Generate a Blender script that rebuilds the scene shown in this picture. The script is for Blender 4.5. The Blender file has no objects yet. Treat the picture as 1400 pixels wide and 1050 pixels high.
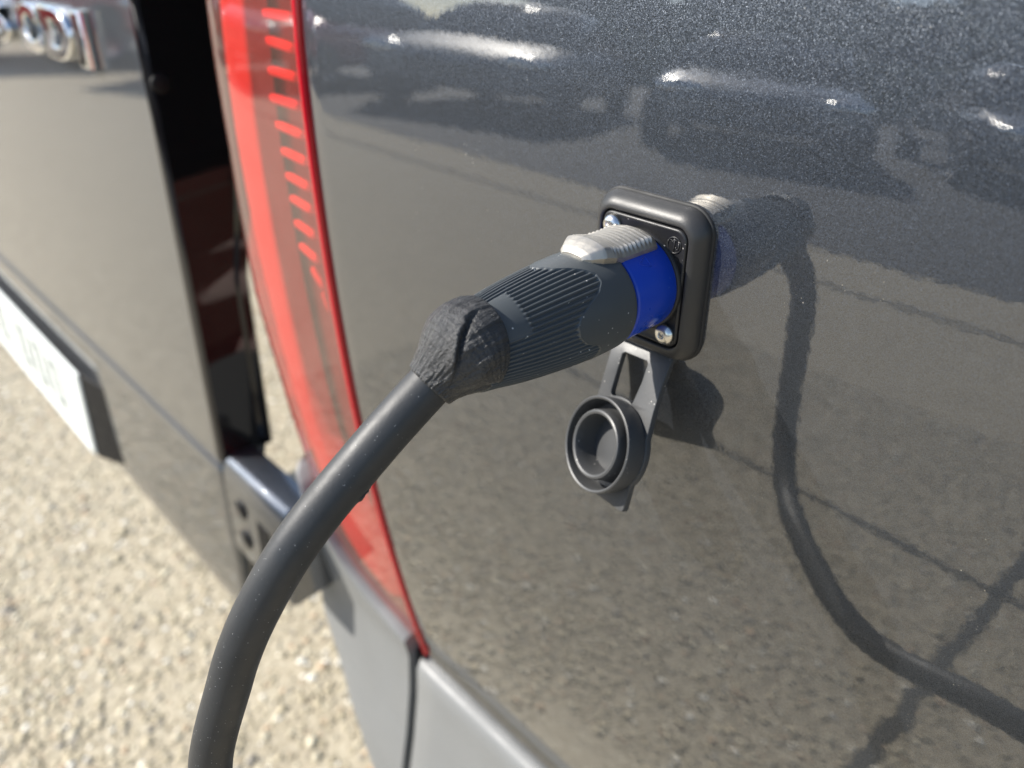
import bpy, bmesh, math, random
import numpy as np
from mathutils import Vector, Matrix

random.seed(4); rng = np.random.default_rng(11)
scn = bpy.context.scene
COL = scn.collection
def R(a): return a*(math.pi/180)

# ------------------------------------------------------------------ camera
cam_d = bpy.data.cameras.new('camera'); cam = bpy.data.objects.new('camera', cam_d); COL.objects.link(cam)
yaw, pit, rol = R(138.75), R(32.30), R(-3.436)
cpos = Vector((.11464, -.15038, .08626))
fw = Vector((math.cos(yaw)*math.cos(pit), math.sin(yaw)*math.cos(pit), -math.sin(pit)))
rt = fw.cross(Vector((0, 0, 1))).normalized(); up = rt.cross(fw)
r2 = math.cos(rol)*rt + math.sin(rol)*up; u2 = -math.sin(rol)*rt + math.cos(rol)*up
m = Matrix((r2, u2, -fw)).transposed().to_4x4(); m.translation = cpos
cam.matrix_world = m
cam_d.sensor_width = 36; cam_d.lens = 1078.2/1400*36
cam_d.clip_start = .01; cam_d.clip_end = 500
cam_d.dof.use_dof = True; cam_d.dof.focus_distance = .178; cam_d.dof.aperture_fstop = 11.5
scn.camera = cam

# ------------------------------------------------------------------ sky and sun
SUN_AZ, SUN_EL = R(222), R(39)           # direction towards the sun, angle from +X
world = bpy.data.worlds.new('World'); scn.world = world; world.use_nodes = True
wn = world.node_tree.nodes; wl = world.node_tree.links
sky = wn.new('ShaderNodeTexSky'); sky.sky_type = 'NISHITA'; sky.sun_disc = False
sky.sun_elevation = SUN_EL; sky.sun_rotation = R(90) - SUN_AZ
sky.air_density = 1.0; sky.dust_density = .7; sky.ozone_density = 1.0
bg = wn['Background']; wl.new(sky.outputs[0], bg.inputs[0]); bg.inputs[1].default_value = .11
sd = bpy.data.lights.new('sun', 'SUN'); sd.energy = 4.2; sd.angle = R(.53); sd.color = (1, .95, .87)
sun = bpy.data.objects.new('sun', sd); COL.objects.link(sun)
sdir = Vector((math.cos(SUN_AZ)*math.cos(SUN_EL), math.sin(SUN_AZ)*math.cos(SUN_EL), math.sin(SUN_EL)))
sun.rotation_euler = sdir.to_track_quat('Z', 'Y').to_euler(); sun.location = sdir*8
scn.view_settings.view_transform = 'Standard'; scn.view_settings.look = 'None'
scn.view_settings.exposure = 0.97; scn.view_settings.gamma = 1
scn.cycles.max_bounces = 8; scn.cycles.transparent_max_bounces = 12

# ------------------------------------------------------------------ materials
class NT:
    def __init__(s, name):
        s.m = bpy.data.materials.new(name); s.m.use_nodes = True
        s.n = s.m.node_tree.nodes; s.l = s.m.node_tree.links
        s.b = s.n['Principled BSDF']; s.out = s.n['Material Output']
    def new(s, t, **kw):
        x = s.n.new(t)
        for k, v in kw.items(): setattr(x, k, v)
        return x
    def link(s, a, b): s.l.new(a, b)
    def coord(s):
        return s.new('ShaderNodeTexCoord').outputs['Object']
    def noise(s, scale, detail=3, rough=.55, vec=None, dist=0):
        x = s.new('ShaderNodeTexNoise'); x.inputs['Scale'].default_value = scale
        x.inputs['Detail'].default_value = detail; x.inputs['Roughness'].default_value = rough
        x.inputs['Distortion'].default_value = dist
        s.link(vec if vec is not None else s.coord(), x.inputs['Vector']); return x.outputs['Fac']
    def voro(s, scale, out='Distance', feature='F1', vec=None):
        x = s.new('ShaderNodeTexVoronoi', feature=feature); x.inputs['Scale'].default_value = scale
        s.link(vec if vec is not None else s.coord(), x.inputs['Vector']); return x.outputs[out]
    def ramp(s, fac, stops, interp='LINEAR'):
        x = s.new('ShaderNodeValToRGB'); cr = x.color_ramp; cr.interpolation = interp
        while len(cr.elements) < len(stops): cr.elements.new(.5)
        for e, (p, c) in zip(cr.elements, stops):
            e.position = p; e.color = (c, c, c, 1) if isinstance(c, (int, float)) else (*c, 1)
        s.link(fac, x.inputs[0]); return x.outputs[0]
    def mix(s, a, b, fac, mode='MIX'):
        x = s.new('ShaderNodeMix', data_type='RGBA', blend_type=mode)
        for i, v in ((6, a), (7, b), (0, fac)):
            if isinstance(v, (int, float)): x.inputs[i].default_value = v if i == 0 else (v, v, v, 1)
            elif isinstance(v, tuple): x.inputs[i].default_value = (*v, 1)
            else: s.link(v, x.inputs[i])
        return x.outputs[2]
    def bump(s, h, strength=.3, dist=.001, normal=None):
        x = s.new('ShaderNodeBump'); x.inputs['Strength'].default_value = strength
        x.inputs['Distance'].default_value = dist; s.link(h, x.inputs['Height'])
        if normal is not None: s.link(normal, x.inputs['Normal'])
        return x.outputs[0]
    def set(s, **kw):
        for k, v in kw.items():
            k = k.replace('_', ' ')
            k = {'Base Color': 'Base Color', 'Coat Weight': 'Coat Weight'}.get(k, k)
            i = s.b.inputs[k]
            if hasattr(v, 'is_linked') or isinstance(v, bpy.types.NodeSocket): s.link(v, i)
            elif isinstance(v, tuple) and len(v) == 3: i.default_value = (*v, 1)
            else: i.default_value = v
        return s

def simple(name, col, rough=.5, metal=0, var=.15, nscale=60, bump=0, bscale=400, dust=0, dcol=(.45, .43, .4), **kw):
    t = NT(name)
    n = t.noise(nscale, 4)
    c = t.mix(tuple(x*(1-var) for x in col), tuple(min(1, x*(1+var)) for x in col), n)
    if dust:
        v = t.voro(dust); sp = t.ramp(v, [(0, 1), (.09, 1), (.14, 0)])
        gate = t.ramp(t.noise(dust*.45, 1), [(.55, 0), (.62, 1)])
        f = t.mix(sp, gate, 1.0, 'MULTIPLY')
        c = t.mix(c, dcol, f)
    t.set(Base_Color=c, Metallic=metal)
    rr = t.ramp(t.noise(nscale*1.7, 3), [(.3, max(0, rough-.07)), (.7, min(1, rough+.07))])
    t.set(Roughness=rr)
    if bump: t.set(Normal=t.bump(t.noise(bscale, 4), bump, .0005))
    for k, v in kw.items(): t.set(**{k: v})
    return t.m

def paint(name, col, flake_sz=7600, coat_ior=2.02, flake=.5, base_rough=.43, metal=.9, dusty=True):
    t = NT(name)
    v = t.new('ShaderNodeTexVoronoi'); v.inputs['Scale'].default_value = flake_sz
    t.link(t.coord(), v.inputs['Vector'])
    sub = t.new('ShaderNodeVectorMath', operation='SUBTRACT'); t.link(v.outputs['Color'], sub.inputs[0]); sub.inputs[1].default_value = (.5, .5, .5)
    sc = t.new('ShaderNodeVectorMath', operation='SCALE'); t.link(sub.outputs[0], sc.inputs[0]); sc.inputs['Scale'].default_value = flake
    geo = t.new('ShaderNodeNewGeometry')
    ad = t.new('ShaderNodeVectorMath', operation='ADD'); t.link(geo.outputs['Normal'], ad.inputs[0]); t.link(sc.outputs[0], ad.inputs[1])
    nm = t.new('ShaderNodeVectorMath', operation='NORMALIZE'); t.link(ad.outputs[0], nm.inputs[0])
    peel = t.bump(t.noise(260, 2), .012, .001)
    sepc = t.new('ShaderNodeSeparateColor'); t.link(v.outputs['Color'], sepc.inputs[0])
    c = t.mix(tuple(x*.55 for x in col), tuple(x*1.7 for x in col), sepc.outputs[0])
    rough = t.ramp(t.noise(9, 5), [(.35, .008), (.75, .035)])
    if dusty:
        vv = t.voro(900); sp = t.ramp(vv, [(0, 1), (.12, 1), (.18, 0)])
        g = t.ramp(t.noise(38, 4, .7), [(.58, 0), (.66, 1)])
        g2 = t.ramp(t.noise(500, 1), [(.56, 0), (.6, 1)])
        f = t.mix(t.mix(sp, g, 1.0, 'MULTIPLY'), g2, 1.0, 'MULTIPLY')
        c = t.mix(c, (.5, .48, .44), f)
    t.set(Base_Color=c, Metallic=metal, Roughness=base_rough, Normal=nm.outputs[0], Coat_Weight=1.0,
          Coat_Roughness=rough, Coat_IOR=coat_ior, Coat_Normal=peel)
    return t.m

M = {}
M['paint'] = paint('graphite_metallic_paint', (.056, .064, .077))
M['plastic_black'] = simple('black_moulded_plastic', (.016, .016, .017), .42, bump=.12, bscale=2500, dust=600)
M['rubber_frame'] = simple('black_frame_rubber', (.028, .0275, .027), .43, bump=.06, bscale=1800)
M['rubber'] = simple('black_rubber', (.012, .012, .012), .6)
M['cap_rubber'] = simple('grey_cap_rubber', (.052, .053, .054), .46, bump=.06, bscale=1500, dust=700)
M['cable'] = simple('grey_black_cable_jacket', (.027, .0285, .030), .52, var=.25, nscale=90, bump=.08, bscale=1200, dust=1300, dcol=(.4, .4, .4))
M['housing'] = simple('slate_plug_plastic', (.062, .070, .074), .40, bump=.05, bscale=3500, dust=620, dcol=(.55, .55, .53))
M['blue'] = simple('blue_plug_plastic', (.003, .048, .44), .30, var=.08, bump=.03, bscale=1500, dust=500, dcol=(.2, .3, .6))
M['zinc'] = simple('nickel_plated_zinc', (.47, .445, .40), .52, metal=1, var=.08, nscale=300, bump=.08, bscale=1500)
M['screw'] = simple('polished_steel_screw', (.72, .70, .66), .22, metal=1, var=.05)
M['chrome'] = simple('chrome_badge', (.85, .85, .84), .08, metal=1, var=.02)
M['gloss_black'] = simple('gloss_black_trim', (.004, .004, .005), .06, var=.05)
M['bumper'] = simple('weathered_grey_bumper_plastic', (.18, .184, .182), .5, var=.08, nscale=25, bump=.1, bscale=3000)
M['hinge'] = simple('blue_grey_hinge_paint', (.075, .085, .10), .3, var=.08, Coat_Weight=1.0, Coat_Roughness=.12, Coat_IOR=1.9)
M['dark'] = simple('dark_cargo_lining', (.02, .02, .02), .8)
M['seal'] = simple('black_seam_seal', (.006, .006, .0065), .6, Specular_IOR_Level=.2)
M['plate_white'] = simple('white_plate_sheet', (.74, .77, .74), .28, var=.06, nscale=30)
M['plate_ink'] = simple('plate_lettering', (.30, .33, .31), .35)
M['tyre'] = simple('tyre_rubber', (.018, .018, .018), .75)
M['alloy'] = simple('wheel_alloy', (.5, .5, .5), .3, metal=1)

# tail lamp: red tinted clear lens over moulded inner pieces
t = NT('red_lamp_lens')
tr = t.new('ShaderNodeBsdfTransparent'); tr.inputs[0].default_value = (.95, .14, .12, 1)
gl = t.new('ShaderNodeBsdfGlossy'); gl.inputs['Roughness'].default_value = .03
lw = t.new('ShaderNodeLayerWeight'); pw = t.new('ShaderNodeMath', operation='POWER'); t.link(lw.outputs['Facing'], pw.inputs[0]); pw.inputs[1].default_value = 5
lw.inputs[0].default_value = .5
fr = t.new('ShaderNodeMath', operation='MULTIPLY_ADD'); t.link(pw.outputs[0], fr.inputs[0]); fr.inputs[1].default_value = .85; fr.inputs[2].default_value = .15
mx = t.new('ShaderNodeMixShader'); t.link(fr.outputs[0], mx.inputs[0]); t.link(tr.outputs[0], mx.inputs[1]); t.link(gl.outputs[0], mx.inputs[2])
df = t.new('ShaderNodeBsdfDiffuse'); df.inputs[0].default_value = (.50, .33, .27, 1)
mx2 = t.new('ShaderNodeMixShader'); t.link(t.ramp(t.noise(30, 4), [(.3, .07), (.7, .14)]), mx2.inputs[0]); t.link(mx.outputs[0], mx2.inputs[1]); t.link(df.outputs[0], mx2.inputs[2])
t.link(mx2.outputs[0], t.out.inputs[0]); M['lens'] = t.m
M['lamp_rim'] = simple('deep_red_lens_edge', (.46, .004, .014), .12, var=.1)
M['lamp_back'] = simple('lamp_reflector_bowl', (.20, .15, .13), .35, metal=.3)
M['lamp_bar'] = simple('frosted_light_guide', (.70, .52, .48), .5, var=.05)
M['lamp_seg'] = simple('red_reflex_segment', (.95, .30, .26), .3, var=.05)

# ground: exposed aggregate concrete
t = NT('exposed_aggregate_concrete')
c1 = t.ramp(t.noise(3, 6, .6), [(.3, (.34, .285, .185)), (.7, (.41, .35, .235))])
v1 = t.voro(75, 'Color'); s1 = t.new('ShaderNodeSeparateColor'); t.link(v1, s1.inputs[0])
pb = t.ramp(s1.outputs[0], [(0, (.29, .25, .17)), (.35, (.39, .33, .22)), (.7, (.45, .385, .26)), (1, (.56, .50, .36))])
c2 = t.mix(c1, pb, .6)
v2 = t.voro(210, 'Color'); s2 = t.new('ShaderNodeSeparateColor'); t.link(v2, s2.inputs[0])
c3 = t.mix(c2, t.ramp(s2.outputs[1], [(0, (.2, .17, .13)), (1, (.58, .52, .42))]), .35)
t.set(Base_Color=c3, Roughness=.85, Normal=t.bump(t.voro(75), .25, .003))
M['ground'] = t.m
t = NT('pebble_mix')
a = t.new('ShaderNodeAttribute'); a.attribute_name = 'pcol'
t.set(Base_Color=a.outputs['Color'], Roughness=.55); M['pebble'] = t.m
M['asphalt'] = simple('dark_asphalt', (.05, .05, .052), .8, var=.25, nscale=8, bump=.3, bscale=120)
M['joint'] = simple('bitumen_joint', (.035, .035, .033), .8)
M['brick'] = None
t = NT('red_brickwork')
b = t.new('ShaderNodeTexBrick'); b.inputs['Scale'].default_value = 4
b.inputs['Color1'].default_value = (.36, .14, .10, 1); b.inputs['Color2'].default_value = (.28, .11, .08, 1); b.inputs['Mortar'].default_value = (.4, .36, .3, 1)
mp = t.new('ShaderNodeMapping'); mp.inputs['Rotation'].default_value = (R(90), 0, 0); t.link(t.coord(), mp.inputs[0]); t.link(mp.outputs[0], b.inputs[0])
t.set(Base_Color=b.outputs[0], Roughness=.85); M['brick'] = t.m
M['roof'] = simple('red_clay_roof', (.34, .13, .09), .8, nscale=3)
M['leaf'] = simple('tree_leaves', (.055, .10, .03), .6, var=.5, nscale=2)
M['bark'] = simple('tree_bark', (.10, .075, .05), .9)
M['glass'] = simple('dark_window_glass', (.01, .013, .016), .04)
M['headlight'] = simple('headlamp_glass', (.9, .9, .88), .16, metal=1, var=.02)
M['white_frame'] = simple('white_window_frame', (.75, .75, .73), .4)

# ------------------------------------------------------------------ mesh helpers
def tag(o, label=None, cat=None, group=None, kind=None):
    if label: o['label'] = label
    if cat: o['category'] = cat
    if group: o['group'] = group
    if kind: o['kind'] = kind
    return o
def par(o, p, pm=None):
    o.parent = p
    if pm is not None: o.matrix_parent_inverse = pm.inverted()
    return o
def empty(name, loc, label, cat, group=None):
    o = bpy.data.objects.new(name, None); COL.objects.link(o); o.location = loc; o.empty_display_size = .05
    return tag(o, label, cat, group)
def pm_of(e): return Matrix.Translation(e.location)
def mesh_obj(name, verts, faces, mat, parent=None, pm=None, smooth=True, angle=None):
    me = bpy.data.meshes.new(name); me.from_pydata([tuple(map(float, v)) for v in verts], [], [tuple(f) for f in faces])
    bm = bmesh.new(); bm.from_mesh(me); bmesh.ops.recalc_face_normals(bm, faces=bm.faces); bm.to_mesh(me); bm.free()
    me.materials.append(M[mat] if isinstance(mat, str) else mat)
    if smooth:
        me.shade_smooth()
        if angle: me.set_sharp_from_angle(angle=R(angle))
    o = bpy.data.objects.new(name, me); COL.objects.link(o)
    if parent is not None: par(o, parent, pm)
    return o
class MB:
    def __init__(s): s.v = []; s.f = []
    def add(s, v, f):
        k = len(s.v); s.v += [tuple(x) for x in v]; s.f += [tuple(i+k for i in q) for q in f]; return s
    def grid(s, P, cu=False, cv=False, cap0=False, cap1=False):
        nu, nv = len(P), len(P[0]); v = [p for r in P for p in r]; f = []
        for i in range(nu if cu else nu-1):
            for j in range(nv if cv else nv-1):
                a, b = i, (i+1) % nu; c, d = j, (j+1) % nv
                f.append((a*nv+c, a*nv+d, b*nv+d, b*nv+c))
        if cap0: f.append(tuple(range(nv)))
        if cap1: f.append(tuple((nu-1)*nv+j for j in reversed(range(nv))))
        return s.add(v, f)
    def box(s, a, b, T=None):
        (x0, y0, z0), (x1, y1, z1) = a, b
        v = [(x, y, z) for x in (x0, x1) for y in (y0, y1) for z in (z0, z1)]
        if T: v = [T(*p) for p in v]
        return s.add(v, [(0, 1, 3, 2), (4, 6, 7, 5), (0, 4, 5, 1), (2, 3, 7, 6), (0, 2, 6, 4), (1, 5, 7, 3)])
    def obj(s, name, mat, parent=None, pm=None, smooth=True, angle=None):
        return mesh_obj(name, s.v, s.f, mat, parent, pm, smooth, angle)
def bevel(o, w, seg=3, ang=35):
    md = o.modifiers.new('bevel', 'BEVEL'); md.width = w; md.segments = seg; md.limit_method = 'ANGLE'; md.angle_limit = R(ang)
    o.data.shade_smooth(); md.harden_normals = True
    return o
def rrect(hu, hv, r, k=7):
    pts = []
    for cx, cy, a0 in ((hu-r, hv-r, 0), (-(hu-r), hv-r, 90), (-(hu-r), -(hv-r), 180), (hu-r, -(hv-r), 270)):
        for i in range(k+1):
            a = R(a0+90*i/k); pts.append((cx+r*math.cos(a), cy+r*math.sin(a)))
    return pts
def catmull(cp, n=25):
    cp = np.array(cp, float); out = []
    for i in range(len(cp)-1):
        p0, p1, p2, p3 = cp[max(i-1, 0)], cp[i], cp[i+1], cp[min(i+2, len(cp)-1)]
        for s in np.linspace(0, 1, n, endpoint=False):
            out.append(.5*(2*p1+(-p0+p2)*s+(2*p0-5*p1+4*p2-p3)*s*s+(-p0+3*p1-3*p2+p3)*s**3))
    out.append(cp[-1]); return np.array(out)
def frames(P, up0):
    T = np.gradient(P, axis=0); T /= np.linalg.norm(T, axis=1)[:, None]
    A = []; a = np.array(up0, float)
    for tt in T:
        a = a-tt*(a@tt); a = a/np.linalg.norm(a); A.append(a.copy())
    A = np.array(A); return T, A, np.cross(T, A)
def tube(P, rad, k=24, up0=(0, 0, 1), caps=True):
    T, A, B = frames(np.array(P, float), up0); g = []
    for i in range(len(P)):
        r = rad[i] if hasattr(rad, '__len__') else rad
        g.append([tuple(P[i]+r*(math.cos(x)*A[i]+math.sin(x)*B[i])) for x in np.linspace(0, 2*math.pi, k, endpoint=False)])
    return MB().grid(g, cv=True, cap0=caps, cap1=caps)

# ------------------------------------------------------------------ van surface functions
GZ = -.75
SEAM = -.166
def slope(z):
    return min(.24, .0607+.7*z+14*max(0, z-.005)**2) if z > 0 else max(-.16, .0607+.7*z)
ZS = np.linspace(-.8, 1.6, 2401); SL = np.array([slope(z) for z in ZS])
Y0 = np.concatenate([[0], np.cumsum((SL[1:]+SL[:-1])/2*np.diff(ZS))]); Y0 -= np.interp(0, ZS, Y0)
def prof(z): return float(np.interp(z, ZS, Y0))
# rear corner curve: (distance back from the seam, inward offset)
CC = [(s, .42/8*s**8) for s in np.concatenate([np.linspace(0, .6, 10), np.linspace(.65, 1, 12)])]
a0 = math.atan(.42); sx, sy = CC[-1]; rr_ = .16
for a in np.linspace(a0, R(90), 10)[1:]:
    CC.append((sx+rr_*(math.sin(a)-math.sin(a0)), sy+rr_*(math.cos(a0)-math.cos(a))))
for y in (.2, .5, .9): CC.append((CC[30][0]+.005*y, CC[30][1]+y))
def SLp(z): return float(np.interp(z, [-.32, -.2175, -.134, -.09, -.011, .05], [.095, .092, .093, .096, .088, .0868]))
def SBp(z): return float(np.interp(z, [-.55, -.453, -.401, -.364, -.326, -.283, -.2], [.035, .056, .093, .128, .138, .126, .10]))
CC = np.array(CC)

# ------------------------------------------------------------------ ground
def sheet(name, x0, x1, y0, y1, z, mat, nx=2, ny=2):
    P = [[(x, y, z) for y in np.linspace(y0, y1, ny)] for x in np.linspace(x0, x1, nx)]
    return MB().grid(P).obj(name, mat)
g = tag(sheet('ground', -120, 120, -120, 120, GZ, 'ground'), kind='structure')
def joint(pts, w, name='ground_joint'):
    P = []
    for i, (x, y) in enumerate(pts):
        q = pts[min(i+1, len(pts)-1)]; p = pts[max(i-1, 0)]
        d = np.array([q[0]-p[0], q[1]-p[1]]); d /= np.linalg.norm(d); n = np.array([-d[1], d[0]])
        ww = w*(.75+.6*rng.random()); o = rng.normal(0, w*.12)
        P.append([(x+n[0]*(o+ww/2), y+n[1]*(o+ww/2), GZ+.004), (x+n[0]*(o-ww/2), y+n[1]*(o-ww/2), GZ+.004)])
    o = MB().grid(P).obj(name, 'joint', g); return o
joint([(x, -.91+.06*min(0, x)*1.0) for x in np.arange(-1.2, 2.5, .03)], .011)
P = []
for x in np.arange(-110, 60, .5): P.append([(x, -2.75+.02*rng.normal(), GZ+.005), (x, -3.2, GZ+.005), (x, -110, GZ+.005)])
rd = MB().grid(P).obj('road', 'asphalt'); tag(rd, kind='structure')
joint([(x, -2.25) for x in np.arange(-6, 2.5, .08)], .02)
joint([(-.02, y) for y in np.arange(-2.7, -.3, .02)], .016)

# pebbles set in the concrete, only where the picture and the paint show them
ico = bmesh.new(); bmesh.ops.create_icosphere(ico, subdivisions=1, radius=1)
iv = np.array([v.co[:] for v in ico.verts]); iff = np.array([[v.index for v in f.verts] for f in ico.faces]); ico.free()
N = 27000
px = np.concatenate([rng.uniform(-2.1, -.3, N), rng.uniform(-1.2, .35, N)])
py = np.concatenate([rng.uniform(-.35, .9, N), rng.uniform(-1.5, -.15, N)])
N = len(px)
sz = rng.gamma(4, .0007, N)+.0016
ang = rng.uniform(0, 6.283, N); asp = rng.uniform(.6, 1, N)
ca, sa = np.cos(ang), np.sin(ang)
V = np.repeat(iv[None], N, 0)*(1+rng.normal(0, .13, (N, 12, 1)))
X = V[:, :, 0]*sz[:, None]; Y = V[:, :, 1]*(sz*asp)[:, None]; Z = V[:, :, 2]*(sz*.28)[:, None]
VV = np.stack([X*ca[:, None]-Y*sa[:, None]+px[:, None], X*sa[:, None]+Y*ca[:, None]+py[:, None], Z+GZ+(sz*.02)[:, None]], 2).reshape(-1, 3)
FF = (iff[None]+12*np.arange(N)[:, None, None]).reshape(-1, 3)
me = bpy.data.meshes.new('pebbles'); me.vertices.add(len(VV)); me.vertices.foreach_set('co', VV.ravel())
me.loops.add(FF.size); me.loops.foreach_set('vertex_index', FF.ravel().astype(np.int32))
me.polygons.add(len(FF)); me.polygons.foreach_set('loop_start', np.arange(0, FF.size, 3, dtype=np.int32))
me.polygons.foreach_set('use_smooth', np.ones(len(FF), bool)); me.update(calc_edges=True)
pal = np.array([(.36, .308, .205), (.41, .35, .235), (.32, .272, .185), (.52, .465, .335), (.28, .25, .20), (.42, .31, .20), (.72, .68, .58), (.38, .335, .25)])
pc = pal[rng.choice(len(pal), N, p=[.25, .22, .14, .12, .06, .07, .05, .09])]*rng.uniform(.85, 1.15, (N, 1))
at = me.attributes.new('pcol', 'FLOAT_COLOR', 'POINT')
at.data.foreach_set('color', np.repeat(np.concatenate([pc, np.ones((N, 1))], 1), 12, 0).astype(np.float32).ravel())
me.materials.append(M['pebble'])
pe = bpy.data.objects.new('pebbles', me); COL.objects.link(pe)
tag(pe, 'small sunlit beige pebbles set into the concrete yard', 'pebbles', kind='stuff')

# ------------------------------------------------------------------ the van
van = empty('van', (1.5, .9, GZ), 'dark graphite metallic van with its rear door open and a power socket in its side', 'van')
VP = pm_of(van)
# side panel with folded lower lip
zs = list(np.linspace(-.291, .14, 110))+list(np.linspace(.15, 1.25, 40))
xs = [SEAM+.0012]+list(np.linspace(-.16, .16, 60))+list(np.linspace(.2, 3.4, 40))
P = [[(x, prof(z)+(.0016*math.exp(-((x-SEAM)/.0018)) if x < -.15 else 0), z) for z in zs] for x in xs]
side = MB().grid(P)
yb = prof(-.291)
lip = [(0, -.291), (.0015, -.2922), (.0045, -.2935), (.0048, -.297), (.0035, -.300), (.003, -.316), (.006, -.322), (.04, -.326)]
side.grid([[(x, yb+dy, z) for dy, z in lip] for x in xs])
side.grid([[(SEAM+.0012, prof(z)+.0016, z), (SEAM+.002, prof(z)+.02, z)] for z in zs])
sp = side.obj('side_panel', 'paint', van, VP, angle=50)
# body behind it
sec = [(.03, -.42)]+[(prof(z)+.045, z) for z in (-.2, 0, .3, .6, .9, 1.2)]+[(.45, 1.3), (1.35, 1.3), (1.74, 1.1), (1.84, .1), (1.84, -.42)]
MB().grid([[(x, y, z) for y, z in sec] for x in (-.20, 3.4)], cv=True, cap0=True, cap1=True).obj('body_shell', 'dark', van, VP, smooth=False)
# corner pillar above the lamp
zp = np.linspace(.252, 1.25, 24)
MB().grid([[(SEAM-.001-s*.087, prof(z)+o*.087, z) for z in zp] for s, o in CC]).obj('corner_pillar', 'paint', van, VP)
# wheels under the sill
for i, wx in enumerate((.95, 3.0)):
    pr = [(0, .06), (.13, .06), (.17, .02), (.19, .005), (.2, .0), (.225, .008), (.29, .0), (.315, .02), (.325, .05), (.325, .16), (.31, .19), (.2, .2), (0, .2)]
    k = 40
    MB().grid([[(wx+r*math.cos(a), .05+d, GZ+.325+r*math.sin(a)) for r, d in pr[4:12]] for a in np.linspace(0, 2*math.pi, k, endpoint=False)], cu=True).obj('wheel_tyre', 'tyre', van, VP)
    MB().grid([[(wx+r*math.cos(a), .05+d+.004, GZ+.325+r*math.sin(a)) for r, d in pr[:5]] for a in np.linspace(0, 2*math.pi, k, endpoint=False)], cu=True).obj('wheel_rim', 'alloy', van, VP)

# ---- tail lamp
ZBS = [0, .002, .0195, .041, .066, .084, .12, .16]; ZBZ = [-.309, -.305, -.295, -.288, -.274, -.259, -.222, -.20]
def zb(s): return float(np.interp(s, ZBS, ZBZ))
def lamp_grid(off, s0=0, n=70, ztop=.25, dz=0):
    return [[(SEAM-.0005-s*SLp(z), prof(z)+o*SLp(z)+off, z) for z in np.linspace(zb(s*.093)+dz, ztop, n)] for s, o in CC if s*.09 >= s0]
lamp = MB().grid(lamp_grid(.0005)).obj('tail_lamp', 'lens', van, VP)
tag(lamp, 'red lens of the van tail lamp beside the side panel')
MB().grid(lamp_grid(.016, s0=.004, dz=.003)).obj('lamp_bowl', 'lamp_back', lamp)
MB().grid([[(SEAM-CC[31][0]*SLp(z)-.0025, prof(z)+y, z) for y in (.026, .03, .13)] for z in np.linspace(-.075, .25, 20)]).obj('lamp_rear_blackout', 'seal', van, VP)  # unseen dark cover, added so the upper door edge mirrors black
# deep red lens edge along the seam and the bottom
rim = MB()
zz = np.linspace(-.309, .25, 120)
pr = [(.0002, .012), (.0, .001), (.0008, -.0006), (.003, -.0006), (.0048, .0004), (.005, .012)]
rim.grid([[(SEAM-.0005-s, prof(z)+o, z) for s, o in pr] for z in zz])
rim.obj('lens_edge', 'lamp_rim', lamp)
# frosted light guide running down the lamp
def bar_range(z):
    r = np.interp(z, [-.33, -.24, -.166, -.136, -.084, -.047, 0, .06, .25], [.006, .014, .040, .041, .041, .041, .040, .036, .03])
    l = np.interp(z, [-.33, -.24, -.12, 0, .06, .25], [.135, .135, .098, .086, .078, .07])
    return r, l
def cor(s): return float(np.interp(s/.092, CC[:, 0], CC[:, 1]))*.092
Pb = []
for z in np.linspace(-.285, .25, 90):
    r, l = bar_range(z); row = []
    r += .013; l = min(l+.004, .14)
    for k, q in enumerate(np.linspace(0, 1, 9)):
        s = r+(l-r)*q; z2 = max(z, zb(s)+.004)
        row.append((SEAM-s, prof(z2)+cor(s)+(.006 if 0 < k < 8 else .014), z2))
    Pb.append(row)
MB().grid(Pb).obj('light_guide', 'lamp_bar', lamp)
# reflex segments
segs = [((.0292, .0485), (.0045, .0481)), ((.0287, .0387), (.0047, .0372)), ((.0300, .0275), (.0053, .0268)), ((.0318, .0166), (.0062, .0160)),
        ((.0300, .0060), (.0062, .0047)), ((.0285, -.0046), (.0063, -.0060)), ((.0278, -.0150), (.0070, -.0168)), ((.0272, -.0249), (.0079, -.0268)),
        ((.0270, -.0360), (.0088, -.0385)), ((.0262, -.0466), (.0100, -.0502)), ((.0190, -.0562), (.0088, -.0625)), ((.0132, -.0668), (.0075, -.0735))]
segs = [((.03, .0485+.0108*i), (.0045, .0481+.0108*i)) for i in range(6, 0, -1)]+segs
for (sa, za), (sb, zb_) in segs:
    sa += .007; sb += .0095
    P = []
    for q in np.linspace(0, 1, 7):
        s = sa+(sb-sa)*q; z = za+(zb_-za)*q; h = .0019*(1-.25*abs(2*q-1)**8)
        y = prof(z)+cor(s)
        P.append([(SEAM-s, y+.0062, z+h), (SEAM-s, y+.005, z+h), (SEAM-s, y+.0045, z+h*.7), (SEAM-s, y+.0045, z-h*.7), (SEAM-s, y+.005, z-h), (SEAM-s, y+.0062, z-h)])
    MB().grid(P, cap0=True, cap1=True).obj('reflex_segment', 'lamp_seg', lamp)

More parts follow.
